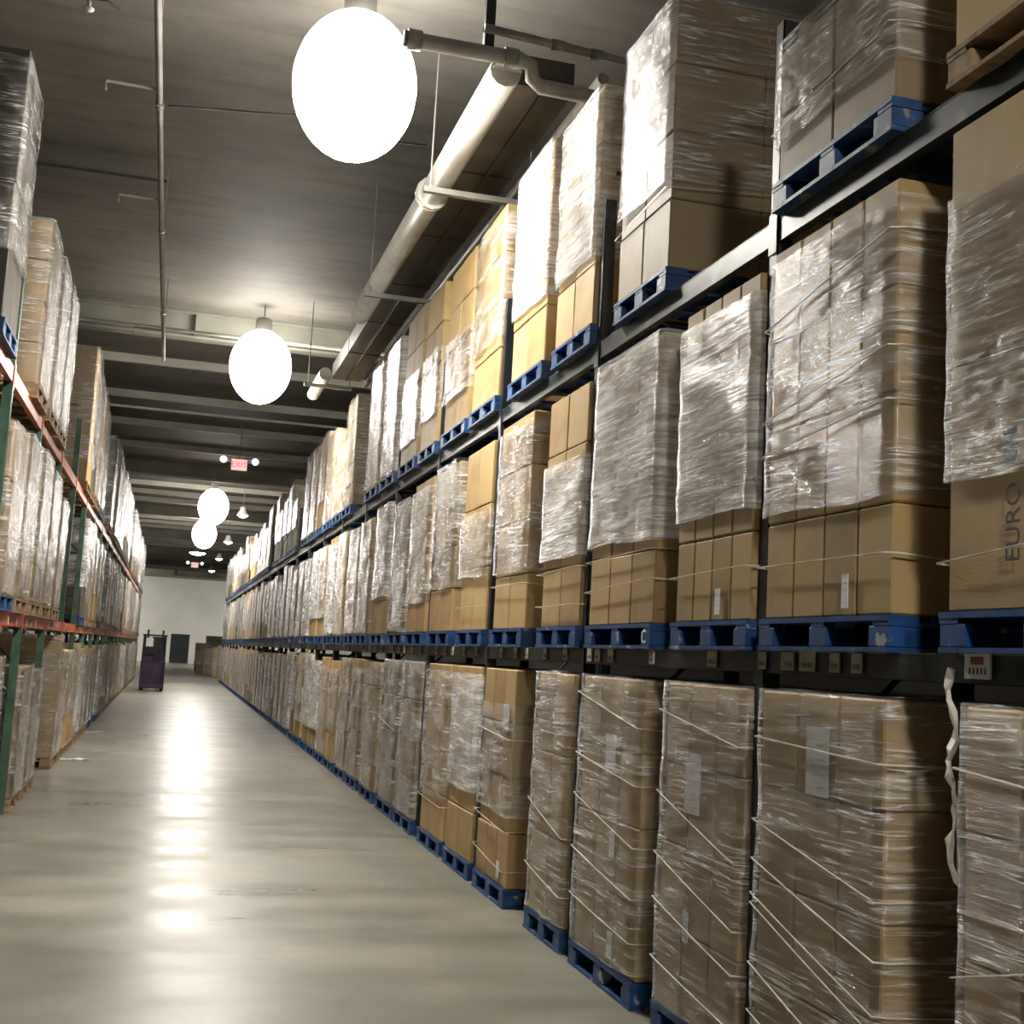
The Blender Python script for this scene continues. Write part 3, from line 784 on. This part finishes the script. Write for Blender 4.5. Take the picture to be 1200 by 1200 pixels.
# big white pipe and its neighbours
d1_ = pipe('insulated_pipe', [(2.02, 8.35, 6.02), (2.0, 15.4, 6.02)], .12, 'white_pipe', 'thick white insulated pipe running lengthways above the dark rack edge', cat='pipe', rings=[(2.01, 10.95, 6.02, (0, .6, 0))])
MB().lathe([(.001, 0), (.12, 0)], 16).build('end_cap', M['white_pipe'], d1_)
d2_ = pipe('insulated_pipe', [(2.0, 19.0, 6.02), (2.0, 20.7, 6.02)], .10, 'white_pipe', 'short white insulated pipe beyond the first roof girder', cat='pipe')
d3_ = pipe('insulated_pipe', [(2.15, 7.9, 6.5), (2.15, 4.0, 6.5)], .12, 'pipe', 'dull insulated pipe behind the thin cross pipe, higher than the white one', cat='pipe')
dk = MB().box(2.16, 8.6, 6.06, 2.62, 19.5, 6.30).box(2.38, 8.6, 6.045, 2.40, 19.5, 6.06)
for y in (10.4, 12.2, 14, 15.8, 17.6): dk.box(2.155, y, 6.052, 2.625, y + .03, 6.305)
dk = dk.build('air_duct', M['duct']); tag(dk, 'dark flat steel duct running lengthways between the white pipe and the racks', 'duct')
pipe('conduit', [(2.72, 8.2, 6.02), (2.70, 19.5, 6.02)], .045, 'pipe', 'slim beige conduit running lengthways close beside the dark duct', cat='conduit')
for (y, x0, x1, lb) in ((8.25, .55, 2.15, 'near'), (10.45, 1.84, 2.85, 'middle'), (13.9, 1.84, 2.85, 'farther'), (19.2, 1.7, 2.45, 'farthest')):
    if lb == 'near': continue
    r = empty('hanger_bar', (x0, y, 5.86))
    MB().box(0, -.03, -.025, x1 - x0, .03, .025).build('channel', M['pipe'], r)
    for x in (.06, x1 - x0 - .04): MB().tube([(x, 0, .025), (x, 0, CEIL - 5.86)], .008, 6).build('threaded_rod', M['pipe'], r)
    tag(r, {'middle': 'steel hanger bar under the brightly lit white pipe', 'farther': 'steel hanger bar under the dimmer stretch of the white pipe', 'farthest': 'steel hanger bar under the short pipe beyond the girder'}[lb], 'hanger bar', 'hanger bars under the pipes')
pipe('cross_pipe', [(1.22, 8.15, 6.02), (2.08, 8.15, 6.02), (2.16, 8.17, 6.0), (2.18, 8.2, 5.92), (2.25, 8.22, 5.88), (3.2, 8.25, 5.88)], .055, 'pipe', 'thick grey pipe crossing the aisle beside the largest lamp and stepping down', rings=[(1.3, 8.15, 6.02, (1, 0, 0)), (2.0, 8.15, 6.02, (1, 0, 0))])
pipe('cross_pipe', [(1.75, 7.95, 6.10), (3.4, 8.1, 6.10)], .03, 'pipe', 'thin grey pipe crossing just above the stepped thick one', rings=[(2.3, 8.0, 6.10, (1, 0, 0)), (2.6, 8.03, 6.10, (1, 0, 0))])
MBp = MB().box(-.035, -.035, 0, .035, .035, 1.12); o = MBp.build('hanger_post', M['navy'], None, loc=(1.83, 8.15, 6.07)); tag(o, 'dark steel hanger post dropping from the ceiling to the thick cross pipe', 'post')
pipe('conduit', [(-6, 28.2, 6.85), (6, 28.2, 6.85)], .03, 'white_pipe', 'pale conduit crossing the ceiling between the first two girders', cat='conduit')
pipe('conduit', [(-6, 38.3, 6.68), (6, 38.3, 6.68)], .05, 'white_pipe', 'pale pipe crossing the ceiling at the second girder', cat='conduit')
pipe('conduit', [(-6, 20.2, 6.72), (3.4, 20.2, 6.72)], .03, 'pipe', 'dark conduit crossing the ceiling just before the first girder', cat='conduit')
pipe('conduit', [(-8, 14.6, 7.1), (-.46, 14.6, 7.1), (-.46, 14.6, 6.3)], .018, 'duct', 'thin conduit running from the sprinkler pipe to the orange rack', cat='conduit')
pipe('cable', [(-.46, 12.5, 7.12), (.2, 12.4, 7.14), (.9, 12.2, 7.12), (1.5, 12.6, 7.15), (2.2, 12.5, 7.15)], .009, 'black', 'thin dark cable strung loosely across the ceiling beyond the largest lamp', cat='cable', seg=6)
pipe('cable', [(.35, 6.4, 7.0), (.5, 8.2, 6.9), (.72, 9.2, 7.05), (1.0, 9.4, 7.15)], .007, 'black', 'thin dark cable looping above the largest lamp', cat='cable', seg=6)

# ---------------------------------------------------------------- things in the aisle and beyond
def truck(x, y):
    r = empty('reach_truck', (x, y, 0))
    b = MB(); b.box(-.42, 0, .09, .42, .95, 1.02, bev=.04).box(-.40, .05, 1.0, .02, .55, 1.22, bev=.03).box(-.42, -.28, .09, .42, 0, .26, bev=.02)
    b.build('chassis', M['purple'], r)
    MB().box(-.42, -.28, .26, -.36, .1, 1.05, bev=.01).box(.36, -.28, .26, .42, .1, 1.05, bev=.01).build('side_panel', M['purple'], r)
    for s in (-1, 1):
        MB().tube([(s * .38, -.02, 1.0), (s * .37, .02, 1.93)], .03, 8).build('guard_post', M['black'], r)
        MB().tube([(s * .34, .9, .9), (s * .34, .88, 1.93)], .03, 8).build('guard_post', M['black'], r)
    g = MB().box(-.42, -.05, 1.92, -.36, .95, 1.98).box(.36, -.05, 1.92, .42, .95, 1.98).box(-.36, -.05, 1.92, .36, 0, 1.98).box(-.36, .9, 1.92, .36, .95, 1.98)
    for i in range(5): g.box(-.36, .14 + .15 * i, 1.94, .36, .17 + .15 * i, 1.96)
    g.build('overhead_guard', M['black'], r)
    MB().box(-.36, .86, .95, .36, .9, 1.5, bev=.01).box(-.10, .88, 1.5, .36, .9, 1.9).build('back_shield', M['black'], r)
    mm = MB()
    for s in (-1, 1): mm.box(s * .26 - .04, 1.0, .1, s * .26 + .04, 1.12, 2.15)
    mm.box(-.26, 1.03, .6, .26, 1.08, .7).box(-.26, 1.03, 1.5, .26, 1.08, 1.6)
    mm.build('mast', M['black'], r)
    for s in (-1, 1): MB().box(s * .22 - .05, 1.14, .1, s * .22 + .05, 2.2, .15).build('fork', M['black'], r)
    for sx, sy in ((-.34, -.05), (.34, -.05), (-.36, 1.3), (.36, 1.3)):
        MB().tube([(sx - .05, sy, .12), (sx + .05, sy, .12)], .12, 14).build('wheel', M['rubber'], r)
    for s in (-1, 1): MB().box(s * .36 - .05, .9, .1, s * .36 + .05, 1.5, .2).build('support_leg', M['purple'], r)
    MB().tube([(-.15, .2, 1.22), (-.12, .12, 1.34), (-.02, .12, 1.34)], .02, 8).build('steering_handle', M['black'], r)
    MB().box(-.3, -.03, 1.55, -.05, .0, 1.85, bev=.005).build('data_screen', M['plastic'], r)
    tag(r, 'dark purple stand-up reach truck parked far off beside the orange rack', 'forklift')
truck(-.45, 46.0)

# goods standing on the floor beyond the racks
far = [(2.55, 66, 1.0, 1.7, 0), (2.4, 69, 1.0, 1.55, 1), (2.1, 73, .95, 1.5, 2), (1.75, 78, 1.0, 1.3, 0), (1.75, 83, 1.0, 1.75, 2), (2.6, 90, 1.1, 2.1, 0)]
fl = ['brown wrapped carton load on the floor just past the dark rack end', 'golden-brown carton load on the floor second past the dark rack', 'grey-brown carton load on the floor beyond the golden one', 'low brown carton load standing out in the aisle, before the end wall', 'grey-brown carton load standing before the dark end door', 'tall brown carton load by the second dark door']
for (x, y, w, h, ci), lb in zip(far, fl):
    r = empty('wrapped_carton_load', (x, y, 0)); cm, fm = variant(w, h, ci, 0, 9, 'R')
    place('cartons', cm, r); place('stretch_film', fm, r); tag(r, lb, 'carton load', 'carton loads on the floor beyond the racks')

# hanging torn strip of film beside the second beam
v = []; f = []
for i in range(22):
    t = i / 21; z = -t * .68; wd = .035 + .018 * math.sin(i * 1.9) - .012 * t; cx = .02 * math.sin(i * .8) - .03 * t
    v += [(-.012 + .008 * math.sin(i * 1.3), cx - wd / 2, z), (.006 * math.sin(i * 2.1), cx + wd / 2, z + .01), (.010, cx + wd / 2, z + .01), (.004, cx - wd / 2, z)]
for i in range(21):
    a = i * 4
    for q in range(4): f.append((a + q, a + (q + 1) % 4, a + 4 + (q + 1) % 4, a + 4 + q))
me = bpy.data.meshes.new('torn_film'); me.from_pydata(v, [], f); me.materials.append(M['strand'])
o = place('torn_film_strip', me, None, (RX - .02, 3.545, 1.80)); tag(o, 'torn strip of whitish film hanging from the lower beam in the gap between loads', 'plastic strip')

# litter on the floor
def scrap(x, y, label, s=.22, rot=.5):
    v = []; f = []; n = 8; rn = random.Random(int(y * 10))
    for j in range(4):
        for i in range(n): v.append(((i / (n - 1) - .5) * s * 2, (j / 3 - .5) * s * .7, .006 + .03 * abs(noise.noise(Vector((i * .9, j * 1.3, y))))))
    for j in range(3):
        for i in range(n - 1): a = j * n + i; f.append((a, a + 1, a + n + 1, a + n))
    me = bpy.data.meshes.new('scrap'); me.from_pydata(v, [], f); me.materials.append(M['paper']); o = place('film_scrap', me, None, (x, y, 0)); o.rotation_euler = (0, 0, rot)
    so = o.modifiers.new('thick', 'SOLIDIFY'); so.thickness = .003
    tag(o, label, 'litter')
scrap(-1.15, 19.0, 'white scrap of film lying on the floor by the orange rack, nearer one', .2, .3)
scrap(-1.2, 24.5, 'white scrap of film lying on the floor by the orange rack, farther one', .2, .9)

# printed words on the big carton at the right edge, and the white mark on a pallet block
def text(name, body, size, loc, axes, mt, parent=None, ex=.0006):
    cu = bpy.data.curves.new(name, 'FONT'); cu.body = body; cu.size = size; cu.extrude = ex; cu.offset = .003 if size > .1 else 0; cu.materials.append(mt)
    t = text_obj(name, cu)
    X, Y = Vector(axes[0]), Vector(axes[1]); Z = X.cross(Y)
    mt4 = Matrix(((X.x, Y.x, Z.x, loc[0]), (X.y, Y.y, Z.y, loc[1]), (X.z, Y.z, Z.z, loc[2]), (0, 0, 0, 1)))
    if parent:
        bpy.context.view_layer.update(); t.parent = parent; t.matrix_world = mt4
    else: t.matrix_world = mt4
    return t
text('carton_print', 'EURO', .095, (D - .0015, 3.18, 2.13), ((0, 0, 1), (0, 1, 0)), M['ink'], rk)
bl = MB().box(-.0045, .575, .455, -.0015, .64, .49).box(-.0045, .565, .50, -.0015, .645, .53).box(-.0045, .575, .54, -.0015, .64, .565)
bl.build('blue_print', M['blue_ink'], rk)
text('pallet_mark', 'C', .10, (D - .0135, 6.235, 1.885), ((0, -1, 0), (0, 0, 1)), M['white_mark'], pallet_a)
